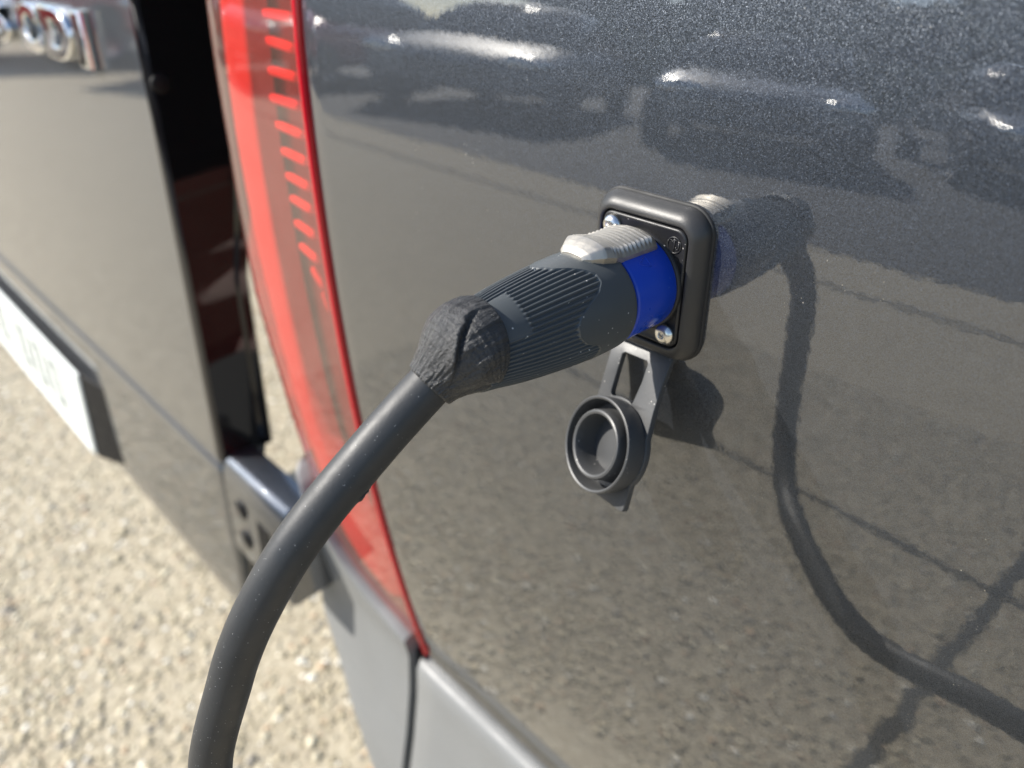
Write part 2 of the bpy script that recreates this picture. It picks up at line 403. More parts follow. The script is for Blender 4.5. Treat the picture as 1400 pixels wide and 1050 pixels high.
# ---- bumper: corner piece and side piece with a black seam between
BZ = [-.62, -.56, -.5, -.45, -.412, -.38, -.345, -.317]; BY = [.004, -.016, -.0185, -.0165, -.0105, -.002, .0055, .0095]
def by(z): return float(np.interp(z, BZ, BY)) if z < -.317 else float(np.interp(z, [-.317, -.26, -.2], [.0095, .0035, -.004]))
sx_ = -.1785
cs = MB(); Pc = []
for s, o in [(.0145/.128, 0)]+[(s, o) for s, o in CC if s > .0145/.128+.02]:
    f0 = s <= .0145/.128+1e-6; sw = s*.128
    top = zb(sw)-.0025; row = []
    for z, dy in [(top-.0005, .02), (top, .003)]+[(z, 0) for z in np.linspace(top-.0022, -.62, 44)]:
        k_ = SBp(z); row.append((SEAM-(.0145 if f0 else max(.0145+1e-4, s*k_)), by(z)+o*k_+dy, z))
    Pc.append(row)
cs.grid(Pc); cs.grid([[(sx_-.002, p[1], p[2]) for p in Pc[0]], [(sx_-.002+.0005, p[1]+.03, p[2]) for p in Pc[0]]])
bump_o = cs.obj('bumper', 'bumper', van, VP, angle=60); tag(bump_o, 'weathered grey plastic corner of the rear bumper')
Ps = []
for x in [sx_+.0045]+list(np.linspace(sx_+.0065, .55, 40)):
    e = .0015 if x < sx_+.0055 else 0
    row = [(x, .03, -.3185), (x, .0135, -.3175), (x, .0108+e, -.3195)]
    for z in np.linspace(-.323, -.62, 36): row.append((x, by(z)+e, z))
    Ps.append(row)
MB().grid(Ps).grid([Ps[0], [(p[0]+.0004, p[1]+.03, p[2]) for p in Ps[0]]]).obj('bumper_side', 'bumper', van, VP, angle=60)
MB().grid([[(sx_-.006, by(z)+.006, z), (sx_+.007, by(z)+.006, z)] for z in np.linspace(-.314, -.62, 30)]).obj('bumper_seam', 'seal', van, VP)
MB().grid([[(SEAM-.006, prof(z)+.007, z), (SEAM+.004, prof(z)+.007, z)] for z in np.linspace(-.33, 1.2, 90)]).obj('body_seam', 'seal', van, VP)

# ---- open rear door
XD = -.355
def yd(z):
    y = .0155+(z-.045)*.093
    if z > .05: y = .016+(z-.05)*.16
    return y-.0035/(1+math.exp((z+.2505)/.0016)) + (.030*max(0, (-.36-z)/.08)**3 if z < -.36 else 0)
zd = list(np.linspace(-.43, -.27, 40))+list(np.linspace(-.268, -.235, 24))+list(np.linspace(-.23, .06, 30))+list(np.linspace(.08, .5, 14))
def dbot(x):  # lower edge with rounded hinge-side corner
    d = x-(XD-.045); return -.425+(.05*(1-math.sqrt(max(0, 1-(max(0, d)/.045)**2))) if d > 0 else 0)
xd = [XD, XD-.0012, XD-.004]+list(np.linspace(XD-.009, XD-.06, 14))+list(np.linspace(XD-.09, XD-.9, 30))
P = []
for i, x in enumerate(xd):
    e = (.0035, .001, .0002)[i] if i < 3 else 0
    P.append([(x, yd(max(z, dbot(x)))+e, max(z, dbot(x))) for z in zd])
door = MB().grid(P)
door = door.obj('rear_door', 'paint', van, VP, angle=60); tag(door, 'open rear door skin with chrome letters and number plate')
th = lambda z: .0345+.1*max(0, -.25-z)*0
edge = MB()
rows = []
for z in zd:
    z2 = max(z, -.246); y0 = yd(z2)+.004; k_ = 1+.08+max(0, z2+.12)*6
    y0 -= .004
    rows.append([(XD-.009, y0-.0005, z2), (XD-.0015, y0-.0006, z2), (XD+.0012, y0+.0012, z2), (XD+.0004, y0+.012*k_, z2), (XD-.0006, y0+.027*k_, z2), (XD+.0018, y0+.029*k_, z2), (XD+.0016, y0+.034*k_, z2), (XD-.002, y0+.0365*k_, z2), (XD-.85, y0+.0365*k_, z2)])
edge.grid(rows); edge.obj('door_edge', 'gloss_black', door, angle=40)
MB().grid([[(x, yd(dbot(x)), dbot(x)), (x, yd(dbot(x))+.034, dbot(x)+.004)] for x in xd[1:]]).obj('door_bottom', 'gloss_black', door)
MB().grid([[(xe, yd(z)+dy, z) for xe, dy in ((XD, .0035), (XD-.0015, .034), (XD-.85, .034))] for z in np.linspace(-.385, -.246, 12)]).obj('door_return', 'paint', door)
# round hole plug on the door edge
def disc(c, ax, r, h, k=20):
    ax = Vector(ax).normalized(); a = ax.orthogonal().normalized(); b = ax.cross(a); c = Vector(c)
    g_ = [[tuple(c+ax*hh+rr*(math.cos(q)*a+math.sin(q)*b)) for q in np.linspace(0, 2*math.pi, k, endpoint=False)] for rr, hh in ((r, 0), (r, h*.7), (r*.85, h), (r*.05, h))]
    return MB().grid(g_, cv=True, cap1=True)
disc((XD-.0005, .0125+.004, .0035), (1, 0, 0), .0055, .003).obj('edge_plug', 'seal', door)
# chrome letters
def letter(ch, x0, x1, z0, z1):
    cu = bpy.data.curves.new('glyph', 'FONT'); cu.body = ch; cu.size = 1; cu.extrude = .07; cu.bevel_depth = .035; cu.bevel_resolution = 3; cu.offset = .026
    o = bpy.data.objects.new('glyph', cu); COL.objects.link(o); bpy.context.view_layer.update()
    me = bpy.data.meshes.new_from_object(o.evaluated_get(bpy.context.evaluated_depsgraph_get())); bpy.data.objects.remove(o)
    co = np.array([v.co[:] for v in me.vertices]); mn, mx_ = co.min(0), co.max(0)
    for v, c in zip(me.vertices, co):
        fx = (c[0]-mn[0])/(mx_[0]-mn[0]); fz = (c[1]-mn[1])/(mx_[1]-mn[1]); z = z0+(z1-z0)*fz
        v.co = (x0+(x1-x0)*fx, yd(z)-.007*(c[2]-mn[2])/(mx_[2]-mn[2])+.0005, z)
    me.materials.append(M['chrome']); me.shade_smooth(); me.set_sharp_from_angle(angle=R(40)); me.name = 'badge_letter'
    o = bpy.data.objects.new('badge_letter', me); COL.objects.link(o); par(o, door)
for ch, a_, b_ in (('6', -.655, -.608), ('C', -.572, -.525), ('D', -.514, -.462), ('I', -.450, -.434)): letter(ch, a_, b_, .004, .036)
# number plate in its black holder
def pl(x, d, q):   # q 0 top .. 1 bottom, d outward
    return (x, -.024-.0115*q-d, -.293-.0915*q)
hv = [pl(-1.2, .003, -.02), pl(-.657, .003, -.02), pl(-.657, .003, 1.02), pl(-1.2, .003, 1.02), pl(-1.2, -.011, .0), pl(-.585, -.010, .02), pl(-.59, -.012, .90), pl(-1.2, -.012, .9)]
hb = MB().add(hv, [(0, 1, 2, 3), (7, 6, 5, 4), (0, 4, 5, 1), (1, 5, 6, 2), (2, 6, 7, 3), (3, 7, 4, 0)]).obj('plate_holder', 'seal', door, smooth=False); bevel(hb, .002)
np_ = MB().box((-1.18, .003, .0), (-.661, .0045, 1.0), lambda x, d, q: pl(x, d, q)).obj('number_plate', 'plate_white', door, smooth=False); bevel(np_, .0006)
rim = MB()
for a, b in (((-1.178, .0044, .01), (-.663, .0056, .04)), ((-1.178, .0044, .96), (-.663, .0056, .99)), ((-.669, .0044, .04), (-.663, .0056, .96))): rim.box(a, b, lambda x, d, q: pl(x, d, q))
bevel(rim.obj('plate_rim', 'plate_white', door, smooth=False), .0004)
for x0, w in [(-.755-.062*k-(.03 if k > 2 else 0), .04) for k in range(6)]:
    bl = MB(); Tp = lambda x, d, q: pl(x, d, q)
    ring = rrect(w/2, .29, .012, 4); ring2 = rrect(w/2-.008, .29-.08, .006, 4)
    bl.grid([[Tp(x0+a, .0044, .5+b) for a, b in ring], [Tp(x0+a, .0055, .5+b) for a, b in ring], [Tp(x0+a, .0055, .5+b) for a, b in ring2], [Tp(x0+a, .0044, .5+b) for a, b in ring2]], cv=True)
    bl.obj('plate_character', 'plate_ink', door, smooth=False)
# hinge arm joining the door to the body
HT = lambda x, y, z: (x, yd(z)+.0012 if y < 0 else y, z)
hb_ = MB()
ring_ = lambda x: [(x, .012, -.2425), (x, yd(-.242)+.006, -.2415), (x, yd(-.244)+.0025, -.2425), (x, yd(-.247)+.0012, -.2455)]+[(x, yd(z)+.0012, z) for z in np.linspace(-.252, -.318, 8)]+[(x, .012, -.318)]
hb_.grid([ring_(x) for x in (-.3545, -.32, -.272)]+[[(-.2695, y+.0025 if y < .011 else y, z) for _, y, z in ring_(0)]], cv=True, cap0=True, cap1=True)
h = hb_.obj('door_hinge', 'paint', van, VP, angle=50)
MB().box((-.30, .012, -.29), (-.25, .024, -.248)).obj('hinge_arm', 'hinge', h, smooth=False)
for z in (-.272, -.298): disc((-.331, yd(z)+.003, z), (0, -1, 0), .0078, .0032).obj('hinge_bolt', 'seal', h)
MB().box((-.308, -.0, -.312), (-.291, .004, -.268), lambda x, y, z: (x, yd(z)+.0004+y, z)).obj('hinge_shade_patch', 'seal', h, smooth=False)  # dark slab stands in for the shadow on the hinge side

# ------------------------------------------------------------------ power inlet socket (local frame u right, v up, n out; millimetres)
tt = .0607
U_ = np.array([1, 0, 0.]); V_ = np.array([0, math.sin(tt), math.cos(tt)]); N_ = np.array([0, -math.cos(tt), math.sin(tt)])
def W(a, b, c): return tuple((a*U_+b*V_+c*N_)/1000)
def loops(ls, close0=False, close1=False):
    return MB().grid([[W(a, b, n) for a, b in rrect(hu, hv, r)] for hu, hv, r, n in ls], cv=True, cap0=close0, cap1=close1)
sock = loops([(17.0, 20.1, 6.6, -1.5), (17.0, 20.1, 6.6, .9), (16.9, 20.0, 6.5, 1.7), (16.5, 19.6, 6.3, 2.7), (15.9, 19.0, 5.9, 3.6), (15.2, 18.2, 5.2, 4.4), (14.5, 17.3, 4.6, 4.9), (13.9, 16.5, 3.9, 5.1), (13.6, 16.15, 3.6, 5.0), (13.45, 15.95, 3.4, 4.7), (13.4, 15.9, 3.4, 1)], True, True).obj('inlet_socket', 'rubber_frame', van, VP, angle=75)
tag(sock, 'black rounded square power inlet screwed to the panel')
loops([(17.5, 20.6, 7, -2.5), (17.5, 20.6, 7, .35), (17.3, 20.4, 6.9, .55), (15, 18, 5, .55)]).obj('gasket', 'rubber', sock, angle=50)
loops([(13.0, 15.5, 3, 1.1), (13.0, 15.5, 3, 4.5), (12.8, 15.3, 2.9, 4.85), (12.5, 15.0, 2.8, 5.0), (12.2, 14.7, 2.6, 4.95), (12.0, 14.5, 2.5, 4.8)], False, True).obj('flange_plate', 'plastic_black', sock, angle=60)
def lathe(c, ax, up0, pr, k=64, a0=0, a1=360):
    c = np.array(c); ax = np.array(ax); ax = ax/np.linalg.norm(ax); a = np.array(up0, float); a -= ax*(a@ax); a /= np.linalg.norm(a); b = np.cross(ax, a)
    return MB().grid([[tuple(c+ax*h/1000+(r/1000)*(math.cos(q)*a+math.sin(q)*b)) for q in np.linspace(R(a0), R(a1), k, endpoint=False)] for r, h in pr], cv=True)
O0 = np.zeros(3)
lathe(O0, N_, V_, [(13.0, 4.7), (13.0, 5.6), (12.7, 6.0), (12.0, 6.1), (11, 6.1), (11, 4.9)]).obj('socket_collar', 'plastic_black', sock, angle=45)
for (a, b) in ((-9.5, 12), (9.5, -12)):
    s_ = lathe(W(a, b, 0), N_, V_, [(2.0, 3.8), (2.75, 4.9), (2.8, 5.3), (2.6, 5.9), (2.1, 6.45), (1.5, 6.75), (1.0, 6.8), (.9, 6.7), (.78, 6.0), (.1, 5.85)], 32)
    s_.obj('screw', 'screw', sock, angle=50)
# round maker's emblem moulded in the plate corner: ring, stem and two hooks
em = MB(); ex, ey, en = 9.5, 11.4, 4.85
def wire(pts, r=.16): 
    P_ = np.array([W(ex+a, ey+b, en) for a, b in pts]); T_ = tube(P_, r/1000, 8, tuple(N_)); em.add(T_.v, T_.f)
wire([(1.95*math.cos(q), 1.95*math.sin(q)) for q in np.linspace(R(150), R(395), 28)], .17)
wire([(1.95*math.cos(q), 1.95*math.sin(q)) for q in np.linspace(R(40), R(146), 14)], .17)
wire([(.0, 1.7), (.05, .6), (0, -.5), (-.1, -1.6)], .17)
wire([(-1.4, 1.0), (-.9, 1.2), (-.55, .7), (-.1, 1.45), (.4, 1.3), (.75, .95)], .15)
wire([(1.3, .8), (1.35, -.4), (1.05, -.95), (.6, -.8), (.5, -.35)], .16)
em.obj('emblem', 'plastic_black', sock)

# ---- sealing cap hanging on its strap
O_ = np.array([1.2, -20.0, 1.6]); wv = np.array([.02, -.93, .367]); wv /= np.linalg.norm(wv); lv = np.array([1, .0215, 0]); lv /= np.linalg.norm(lv)
av = np.cross(wv, lv); av /= np.linalg.norm(av)
def K(l, w, h):
    bend = .0
    if w < 6: bend = -(6-w)**2*.035    # strap flexes flat where it enters the frame
    ph_ = R(13)*min(1, max(0, (w-4)/18)); l_ = math.cos(ph_)*lv+math.sin(ph_)*av; a_ = math.cos(ph_)*av-math.sin(ph_)*lv
    p = O_+l_*l+wv*w+a_*(h+bend); return W(*p)
cw = 28.6
def ol(pts): return pts
outer = []
hw = 9.0
outer += [(-hw, -3), (-hw-.6, 4), (-hw-1.2, 12)]
for q in np.linspace(R(152), R(215), 12): outer.append((13.2*math.cos(q), cw-13.2*math.sin(q)))
outer += [(-9.2, 42.0), (-8.8, 43.2), (-7.8, 43.6), (9.6, 43.6), (10.6, 43.3), (10.9, 42.4)]
for q in np.linspace(R(-34), R(28), 12): outer.append((13.0*math.cos(q)-.2, cw-13.0*math.sin(q)))
outer += [(hw+.9, 15), (hw+.2, 8), (hw, 2), (hw, -3)]
inner = [(-6.0, 3.8), (-5.2, 3.1), (2.4, 3.1), (3.1, 3.9), (3.3, 9), (2.6, 15.2), (2.0, 16.2)]
inner += [(13.2*math.cos(q)-.6, cw-13.2*math.sin(q)) for q in np.linspace(R(82), R(112), 8)]+[(-6.4, 15.8), (-6.5, 14.5), (-6.2, 9)]
cu = bpy.data.curves.new('strap', 'CURVE'); cu.dimensions = '2D'; cu.fill_mode = 'BOTH'; cu.extrude = .75; cu.bevel_depth = .25; cu.bevel_resolution = 2
for L in (outer, inner):
    sp_ = cu.splines.new('POLY'); sp_.points.add(len(L)-1); sp_.use_cyclic_u = True
    for p_, (a, b) in zip(sp_.points, L): p_.co = (a, b, 0, 1)
ob = bpy.data.objects.new('strap', cu); COL.objects.link(ob); bpy.context.view_layer.update()
me = bpy.data.meshes.new_from_object(ob.evaluated_get(bpy.context.evaluated_depsgraph_get())); bpy.data.objects.remove(ob)
bm = bmesh.new(); bm.from_mesh(me)
for v in bm.verts: v.co = K(*v.co)
bmesh.ops.remove_doubles(bm, verts=bm.verts, dist=1e-6); bmesh.ops.recalc_face_normals(bm, faces=bm.faces); bm.to_mesh(me); bm.free()
me.materials.clear(); me.materials.append(M['cap_rubber']); me.shade_smooth(); me.set_sharp_from_angle(angle=R(35)); me.name = 'cap_strap'
ob = bpy.data.objects.new('cap_strap', me); COL.objects.link(ob); par(ob, sock)
av2 = math.cos(R(13))*av-math.sin(R(13))*lv
AV = av2[0]*U_+av2[1]*V_+av2[2]*N_
cc_ = K(0, cw, 0)
cup = [(12.4, .3), (12.9, 1.2), (13.2, 4.5), (13.35, 6.6), (13.25, 7.1), (12.9, 7.3), (12.45, 7.1), (12.25, 6.4), (12.0, 3), (11.8, 1.6), (11.5, 1.3), (10.4, 1.3), (10.0, 1.8), (9.75, 5), (9.65, 7.0), (9.4, 7.5), (8.9, 7.7), (8.35, 7.5), (8.1, 7.0), (7.7, 4), (7.3, .2), (7.0, -.2), (.05, -.2)]
lathe(cc_, AV, U_, cup, 72).obj('cap_cup', 'cap_rubber', sock, angle=40)

# ------------------------------------------------------------------ plug and cable: one thing
cab = empty('charging_cable', (.7, -.3, GZ), 'black charging cable with blue ringed plug pushed into the van socket', 'cable')
CP = pm_of(cab)
# blue locking ring
lathe(O0, N_, V_, [(11.2, 5.4), (12.1, 5.6), (12.35, 6.0), (12.4, 13), (12.4, 19.5), (12.25, 20.0), (11.95, 20.25), (11.6, 20.3), (11.6, 21.6)], 128).obj('locking_ring', 'blue', cab, CP, angle=40)
q = [(13.2, 54), (14.9, 46), (13.3, 40)]
arrow = MB(); pts = [(13.0, 55), (16.2, 48), (13.0, 41.5)]
def B_(n, th_, r): return W(r*math.cos(R(th_)), r*math.sin(R(th_)), n)
for (n0, t0), (n1, t1) in zip(pts, pts[1:]+pts[:1]):
    P_ = np.array([B_(n0+(n1-n0)*k, t0+(t1-t0)*k, 12.42) for k in np.linspace(0, 1, 8)]); T_ = tube(P_, .00016, 6, tuple(N_)); arrow.add(T_.v, T_.f)
arrow.obj('ring_arrow', 'blue', cab, CP)
# housing with moulded grip ribs and a smooth wavy-edged collar
NK = [20.8, 21.1, 21.6, 23, 27, 31, 36, 41, 46, 51, 55, 58, 62]; RK = [11.9, 12.5, 12.8, 12.95, 13.05, 13.0, 12.75, 12.35, 11.85, 11.25, 10.6, 10.05, 9.5]
pad_th = [-200, -120, -70, -45, -27, -20.3, -11, -.5, 12.4, 21.1, 29.4, 37.5, 46, 55.4, 63.5, 72.5, 81.9, 96, 104, 111.7, 125, 160]
pad_n = [31, 31, 31, 31, 32.0, 33.3, 37.8, 40.1, 40.6, 39.1, 35.8, 32.2, 30.3, 30.4, 32.1, 34.8, 38.2, 40.0, 40.2, 39.0, 33, 31]
def sstep(x): return 1/(1+np.exp(-np.clip(x, -40, 40)))
nn = np.concatenate([[20.8, 20.95, 21.1, 21.35, 21.6, 22.3, 23], np.linspace(24, 29, 8), np.linspace(29.5, 42, 70), np.linspace(42.4, 62, 58)])
th = np.linspace(-180, 180, 720, endpoint=False)
NN, TH = np.meshgrid(nn, th, indexing='ij')
rad = np.interp(NN, NK, RK)
padb = np.interp(TH, pad_th, pad_n)
inpad = sstep((padb-NN)/.10)
patch = sstep((TH-24)/.5)*sstep((84-TH)/.5)*sstep((NN-52.2)/.1)
ribs = .5+.5*np.cos(R(1)*TH*62); ribs = sstep((ribs-.5)*8)
ridge_start = sstep((NN-padb-.35)/.15)
rad = rad-(1-inpad)*.30
lipl = np.exp(-((NN-padb)/.22)**2)*.16
rad = rad+(1-inpad)*(1-patch)*(ribs-.55)*.5*ridge_start+lipl
edge_l = np.exp(-((NN-52.0)/.16)**2)*sstep((TH-24)/.5)*sstep((84-TH)/.5)*.22
rad = rad+patch*.16+edge_l
P = [[B_(n, a, r) for n, a, r in zip(NN[i], TH[i], rad[i])] for i in range(len(nn))]
MB().grid(P, cv=True, cap0=True, cap1=True).obj('plug_housing', 'housing', cab, CP)
# nickel release latch on top of the plug
ln = np.concatenate([np.linspace(7.6, 30.4, 115)]); la = np.linspace(0, 1, 41); P = []
def lh(n):
    return np.interp(n, [7.6, 8.0, 9.2, 11, 14, 17, 20.0, 22.5, 24.4, 25.8, 27.4, 29.0, 30.0, 30.4], [1.2, 2.0, 2.5, 2.75, 2.6, 2.55, 2.6, 2.75, 3.1, 3.25, 2.6, 1.75, 1.05, .7])
for n in ln:
    w0 = np.interp(n, [6, 12, 23, 26.5, 29, 30.4], [33, 33, 32, 28, 22, 15]); row = []
    base = float(np.interp(n, [6, 20.8, 21.2, 23, 34], [12.3, 12.3, 12.45, 12.9, 12.85]))-.05
    for q in la:
        a = 90+(q-.5)*2*w0; e = abs(q-.5)*2
        f = 1-max(0, (e-.72)/.28)
        hh = lh(n)*(.42+.58*f) if 0 < q < 1 else .0
        ser = .0
        if 9.5 < n < 24:
            ser = (.16+.5*math.exp(-((e-.74)/.09)**2))*(abs(((n-9.5)/1.45) % 1-.5)*2-.5)*(1 if e < .84 else .15)
        row.append(B_(n, a, base+max(.0, hh+ser)))
    P.append(row)
MB().grid(P, cap0=True, cap1=True).obj('release_latch', 'zinc', cab, CP, angle=28)
# cable
cps = np.array([[0, -55.9, 3.4], [0, -63.9, 3.9], [-4.93, -87.1, -12.5], [-9.0, -108.5, -31.0], [-14.5, -124.6, -58.3], [-18.5, -135.5, -97], [-4.5, -113.5, -124], [18.6, -86.5, -130.5],
                [55.5, -62.9, -139], [103, -58.9, -134], [160, -68, -150], [240, -90, -200], [330, -130, -330], [420, -190, -520], [520, -260, -680], [680, -330, -741], [1000, -420, -744.5], [1500, -700, -744.5], [2200, -900, -744.5], [3200, -1000, -744.5]])/1000
CV = catmull(cps, 24)
seg_l = np.concatenate([[0], np.cumsum(np.linalg.norm(np.diff(CV, axis=0), axis=1))])
rc = np.full(len(CV), .00495)
cb = tube(CV, rc, 40, tuple(U_))
cobj = cb.obj('cord', 'cable', cab, CP)
# small cut burr on the jacket
bur = MB(); ib = int(np.argmin(abs(seg_l-.0445))); tb = CV[ib+1]-CV[ib]; tb /= np.linalg.norm(tb)
sd_ = np.array(r2)*.62-np.array(u2)*.78; sd_ -= tb*(sd_@tb); sd_ /= np.linalg.norm(sd_); cd_ = np.cross(tb, sd_)
for k, (al, rr) in enumerate(((0, .0011), (.0012, .0007), (-.0013, .0008), (-.0024, .0005))):
    bv = (iv*(1+rng.normal(0, .25, (12, 1))))*rr
    bur.add([tuple(CV[ib]+tb*(al+v[0]*1.5)+sd_*(.0048+v[1]*.55)+cd_*v[2]) for v in bv], [tuple(f) for f in iff.tolist()])
bur.obj('jacket_burr', 'cable', cab, CP)
# crumpled heat-shrink sleeve
SN = 150; ST = 220
sl = np.linspace(.0038, .0178, SN)
Pp = np.stack([np.interp(sl, seg_l, CV[:, k]) for k in range(3)], 1)
Pp[sl < 0] = CV[0]+np.outer(sl[sl < 0], N_)
T_, A_, B2 = frames(Pp, tuple(U_))
# th=0 along +u, 90 along +v
sgn = 1 if (B2[0] @ V_) > 0 else -1
nz = np.random.default_rng(5); ph = nz.uniform(0, 6.28, 12)
rows = []
for i, s in enumerate((sl*1000-3.8)*1.65):
    r0 = np.interp(s, [-1, 0, 1.5, 4, 8, 12, 16, 20, 22.5, 23.5], [9.9, 9.95, 10.15, 10.2, 9.7, 8.6, 7.2, 6.1, 5.75, 5.35]); row = []
    fall = math.exp(-((s-9)/8)**2)
    for a in np.linspace(-180, 180, ST, endpoint=False):
        d = 0
        # main fold: ridge over a pocket running down the visible flank
        c0 = 62-3.6*(s-4); x = (a-c0)/9
        d += .65*math.exp(-((x-.9)/.8)**2)*math.exp(-((s-8.5)/6.5)**2)
        d -= 1.3*math.exp(-(x/.33)**2)*sstep((s-3.2)/.5)*sstep((13-s)/2.2)
        c1 = 15-2.2*(s-4); d += .5*math.exp(-((a-c1)/10)**2)*fall
        c2 = -38+1.2*(s-4); d -= .8*math.exp(-((a-c2)/7)**2)*sstep((s-4)/1)*sstep((17-s)/1.5)
        c3 = 100+1.0*s; d += .55*math.exp(-((a-c3)/16)**2)*math.exp(-((s-5)/5)**2)
        d += .10*math.sin(R(a)*9+ph[0]+s*.22)*fall+.07*math.sin(R(a)*17+ph[1]-s*.3+math.sin(s*.5))
        d += .055*math.sin(R(a)*34+ph[2]+s*.15+1.5*math.sin(R(a)*3+s*.25))+.05*math.sin(R(a)*52+ph[3]-s*.2+1.8*math.sin(R(a)*4-s*.4))
        d += .05*math.sin(s*4.2+3*math.sin(R(a)*2.1)+ph[4])*sstep((7-s)/1.5)
        if i in (0,): d = 0
        r = (r0+d)/1000
        row.append(tuple(Pp[i]+r*(math.cos(R(a))*A_[i]+sgn*math.sin(R(a))*B2[i])))
    rows.append(row)
t = NT('crumpled_shrink_rubber')
mp = t.new('ShaderNodeMapping'); mp.inputs['Rotation'].default_value = (R(0), R(12), R(20)); mp.inputs['Scale'].default_value = (1, .14, 1)
t.link(t.coord(), mp.inputs[0])
w1 = t.noise(1500, 3, .6, mp.outputs[0], .6); w2 = t.noise(2400, 4, .7)
hgt = t.mix(w1, w2, .35)
t.set(Base_Color=t.mix((.02, .0205, .021), (.055, .055, .055), w2), Roughness=.3, Normal=t.bump(hgt, .9, .0008))
M['sleeve'] = t.m
MB().grid(rows, cv=True, cap0=True, cap1=True).obj('shrink_sleeve', 'sleeve', cab, CP)

# ------------------------------------------------------------------ parked cars, house and trees mirrored in the paint
def car(loc, heading, body_mat, label):
    root = empty('parked_car', loc, label, 'car', 'cars parked across the yard'); T = pm_of(root)
    ch, sh = math.cos(heading), math.sin(heading)
    def Q(x, y, z): return (loc[0]+x*ch-y*sh, loc[1]+x*sh+y*ch, loc[2]+z)
    st = [(-2.05, .45, .62, .70), (-1.95, .34, .86, .78), (-1.5, .24, .93, .83), (-.8, .22, .92, .85), (0, .22, .90, .86), (.6, .22, .90, .86), (1.0, .24, .93, .85), (1.5, .26, .84, .83), (1.85, .30, .74, .77), (2.02, .38, .62, .68)]
    P = []
    for x, zl, zh, hw_ in st:
        ring = [(-.92, 0), (-1, .25), (-1.0, .55), (-.97, .82), (-.86, .97), (-.4, 1.02), (.4, 1.02), (.86, .97), (.97, .82), (1.0, .55), (1, .25), (.92, 0)]
        P.append([Q(x, a*hw_, zl+(zh-zl)*b) for a, b in ring])
    b_ = MB().grid(P, cv=True, cap0=True, cap1=True).obj('car_body', body_mat, root, T)
    md = b_.modifiers.new('sub', 'SUBSURF'); md.levels = 2; md.render_levels = 2
    st = [(-1.75, .90, .92, .70), (-1.35, .90, 1.36, .62), (-.7, .88, 1.46, .60), (0, .88, 1.46, .60), (.35, .88, 1.40, .60), (.95, .88, .95, .72)]
    P = [[Q(x, -hw_*1.15, zl), Q(x, -hw_, zl+(zh-zl)*.85), Q(x, -hw_*.8, zh), Q(x, hw_*.8, zh), Q(x, hw_, zl+(zh-zl)*.85), Q(x, hw_*1.15, zl)] for x, zl, zh, hw_ in st]
    MB().grid(P, cv=True, cap0=True, cap1=True).obj('cabin_glass', 'glass', root, T)
    P = [[Q(x, -hw_*.83, zh-.03), Q(x, -hw_*.75, zh+.012), Q(x, 0, zh+.03), Q(x, hw_*.75, zh+.012), Q(x, hw_*.83, zh-.03)] for x, zl, zh, hw_ in st[1:5]]
    MB().grid(P).obj('car_roof', body_mat, root, T)
    for x in (-1.28, 1.3):
        for sd_ in (-1, 1):
            g_ = []
            for rr, dd in ((.0, .03), (.17, .03), (.2, 0), (.28, 0), (.305, .03), (.305, .17), (.28, .2)):
                g_.append([Q(x+rr*math.cos(a), sd_*(.86-dd), .305+rr*math.sin(a)) for a in np.linspace(0, 2*math.pi, 24, endpoint=False)])
            MB().grid(g_, cv=True).obj('wheel', 'tyre', root, T)
            MB().grid([[Q(x+rr*math.cos(a), sd_*(.86-dd+.012), .305+rr*math.sin(a)) for a in np.linspace(0, 2*math.pi, 24, endpoint=False)] for rr, dd in ((.02, .03), (.17, .03), (.19, .005))], cv=True).obj('wheel_rim', 'alloy', root, T)
    for sd_ in (-1, 1):
        g_ = [[Q(1.86+.13*math.cos(b), sd_*.58+.20*math.sin(b)*math.cos(a), .66+.10*math.sin(b)*math.sin(a)) for a in np.linspace(0, 2*math.pi, 20, endpoint=False)] for b in np.linspace(.03, 1.75, 9)]
        MB().grid(g_, cv=True, cap0=True).obj('headlight', 'headlight', root, T)
    MB().box((1.9, -.36, .48), (2.03, .36, .60), Q).obj('grille', 'plastic_black', root, T, smooth=False)
M['car_red'] = simple('red_car_paint', (.42, .012, .018), .25, var=.03, Coat_Weight=1.0)
M['car_white'] = simple('silver_car_paint', (.16, .17, .19), .45, var=.03, Coat_Weight=.25)
M['car_blue'] = simple('steel_blue_car_paint', (.07, .09, .12), .3, var=.03, Coat_Weight=1.0)
M['car_grey'] = simple('dark_grey_car_paint', (.05, .06, .08), .3, var=.03, Coat_Weight=1.0)
hd = R(60.4)
rowd = np.array([math.cos(R(150.4)), math.sin(R(150.4))]); p0 = np.array([-4.05, -7.13])*.95
for i, cm, lb in ((-1, 'car_grey', 'dark grey hatchback at the end of the row facing the van'), (0, 'car_blue', 'steel blue hatchback between the grey and the silver car'), (1, 'car_white', 'silver hatchback between the blue and a red car'), (2, 'car_red', 'bright red hatchback next to the silver car'), (3, 'car_red', 'bright red hatchback at the far end, beside another red one')):
    p = p0+rowd*2.3*i; car((p[0], p[1], GZ), hd, cm, lb)
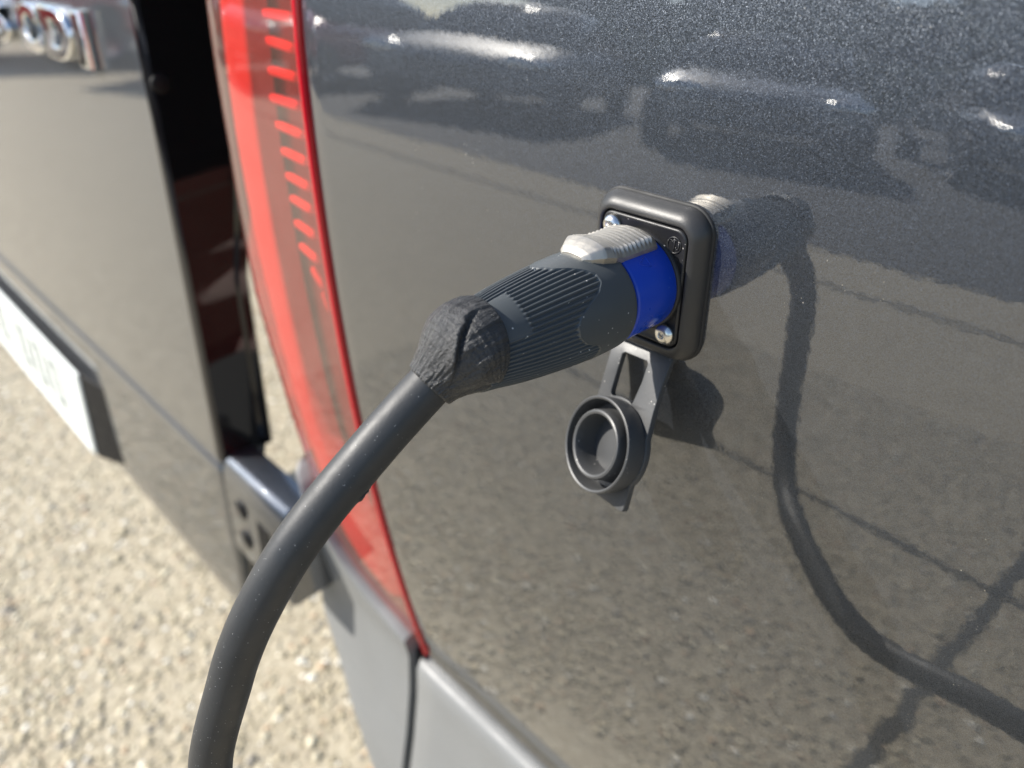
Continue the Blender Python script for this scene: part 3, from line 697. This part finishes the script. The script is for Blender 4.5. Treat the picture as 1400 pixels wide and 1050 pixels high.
def house(loc, rot, w, d, hh, rh, label):
    root = empty('brick_house', loc, label, 'house'); T = pm_of(root); c, s = math.cos(rot), math.sin(rot)
    def Q(x, y, z): return (loc[0]+x*c-y*s, loc[1]+x*s+y*c, loc[2]+z)
    MB().box((-w/2, -d/2, 0), (w/2, d/2, hh), Q).obj('wall', 'brick', root, T, smooth=False)
    e = .4
    MB().add([Q(-w/2-e, -d/2-e, hh-.1), Q(w/2+e, -d/2-e, hh-.1), Q(w/2+e, d/2+e, hh-.1), Q(-w/2-e, d/2+e, hh-.1), Q(-w/2, 0, hh+rh), Q(w/2, 0, hh+rh)],
             [(0, 1, 5, 4), (2, 3, 4, 5), (1, 2, 5), (3, 0, 4), (3, 2, 1, 0)]).obj('roof', 'roof', root, T, smooth=False)
    for zf in (1.0, 3.6):
        for x in np.arange(-w/2+1.3, w/2-1, 2.6):
            f_ = MB().box((x-.6, d/2-.02, zf), (x+.6, d/2+.05, zf+1.3), Q).obj('window', 'white_frame', root, T, smooth=False)
            MB().box((x-.5, d/2+.03, zf+.1), (x+.5, d/2+.056, zf+1.2), Q).obj('pane', 'glass', f_, smooth=False)
house((-45, -66, GZ), R(-34), 10, 8, 5.6, 3.2, 'red brick house with clay roof behind the parked cars')
house((-62, -26, GZ), R(-62), 12, 8, 5.4, 3.0, 'smaller red brick house beside the leafy trees')
hg = empty('hedge_screen', (-12, -25, GZ), 'added unseen hedge running behind the parked cars', 'hedge_screen'); n = 14000  # added out of view to cover bright sky mirrored in the panel
hh_ = R(rng.uniform(222, 274, n)); dd_ = 28+rng.uniform(-.6, .6, n); zz_ = rng.uniform(0, 2.3, n)+rng.normal(0, .08, n)
c_ = np.stack([dd_*np.cos(hh_), dd_*np.sin(hh_), GZ+zz_], 1); d1 = rng.normal(0, .14, (n, 3)); d2 = rng.normal(0, .14, (n, 3))
mesh_obj('foliage', np.stack([c_-d1, c_+d2, c_+d1, c_-d2], 1).reshape(-1, 3), np.arange(4*n).reshape(-1, 4).tolist(), 'leaf', hg, pm_of(hg), smooth=False)
def tree(loc, h, r, label):
    root = empty('broadleaf_tree', loc, label, 'tree', 'trees behind the parked cars'); T = pm_of(root); L = np.array(loc)
    tr_ = tube(np.array([L, L+[.05, 0, h*.25], L+[.1, .05, h*.5], L+[.05, .1, h*.75]]), [.2, .16, .11, .04], 10, (1, 0, 0))
    for k in range(7):
        a = rng.uniform(0, 6.28); z0 = rng.uniform(.3, .6)*h; e_ = L+[math.cos(a)*r*.7, math.sin(a)*r*.7, z0+rng.uniform(.1, .3)*h]
        b_ = tube(np.array([L+[.07, .05, z0], (L+[.07, .05, z0])*.5+e_*.5+[0, 0, .1], e_]), [.07, .045, .015], 7, (1, 0, .3)); tr_.add(b_.v, b_.f)
    tr_.obj('trunk', 'bark', root, T)
    n = 5200; cl = rng.normal(0, 1, (34, 3)); cl /= np.linalg.norm(cl, axis=1)[:, None]; cl *= rng.uniform(.35, 1, (34, 1)); cl = cl*[r, r, h*.33]+[0, 0, h*.66]
    c_ = cl[rng.integers(0, 34, n)]+rng.normal(0, .27*r/2, (n, 3)); d1 = rng.normal(0, .12, (n, 3)); d2 = rng.normal(0, .12, (n, 3))
    v = np.stack([c_-d1, c_+d2, c_+d1, c_-d2], 1).reshape(-1, 3)+L
    mesh_obj('crown', v, np.arange(4*n).reshape(-1, 4).tolist(), 'leaf', root, T, smooth=False)
tree((-64, -12, GZ), 8, 2.8, 'broad leafy tree standing apart beside the smaller brick house')
for k, (hd_, ds, hh) in enumerate(((228, 34, 6.2), (232.5, 36, 5.4), (236.8, 33, 6.4), (241, 32, 7.0), (246, 34, 6.6), (251, 33, 7.4), (253.8, 30, 6.6), (256.5, 32, 6.4), (262, 34, 7.2), (268, 33, 6.8))):  # row added out of view, crowns darken the sky the paint mirrors
    tree((ds*math.cos(R(hd_)), ds*math.sin(R(hd_)), GZ), hh, 2.3, 'added unseen tree in the row that darkens the sky mirrored in the paint')
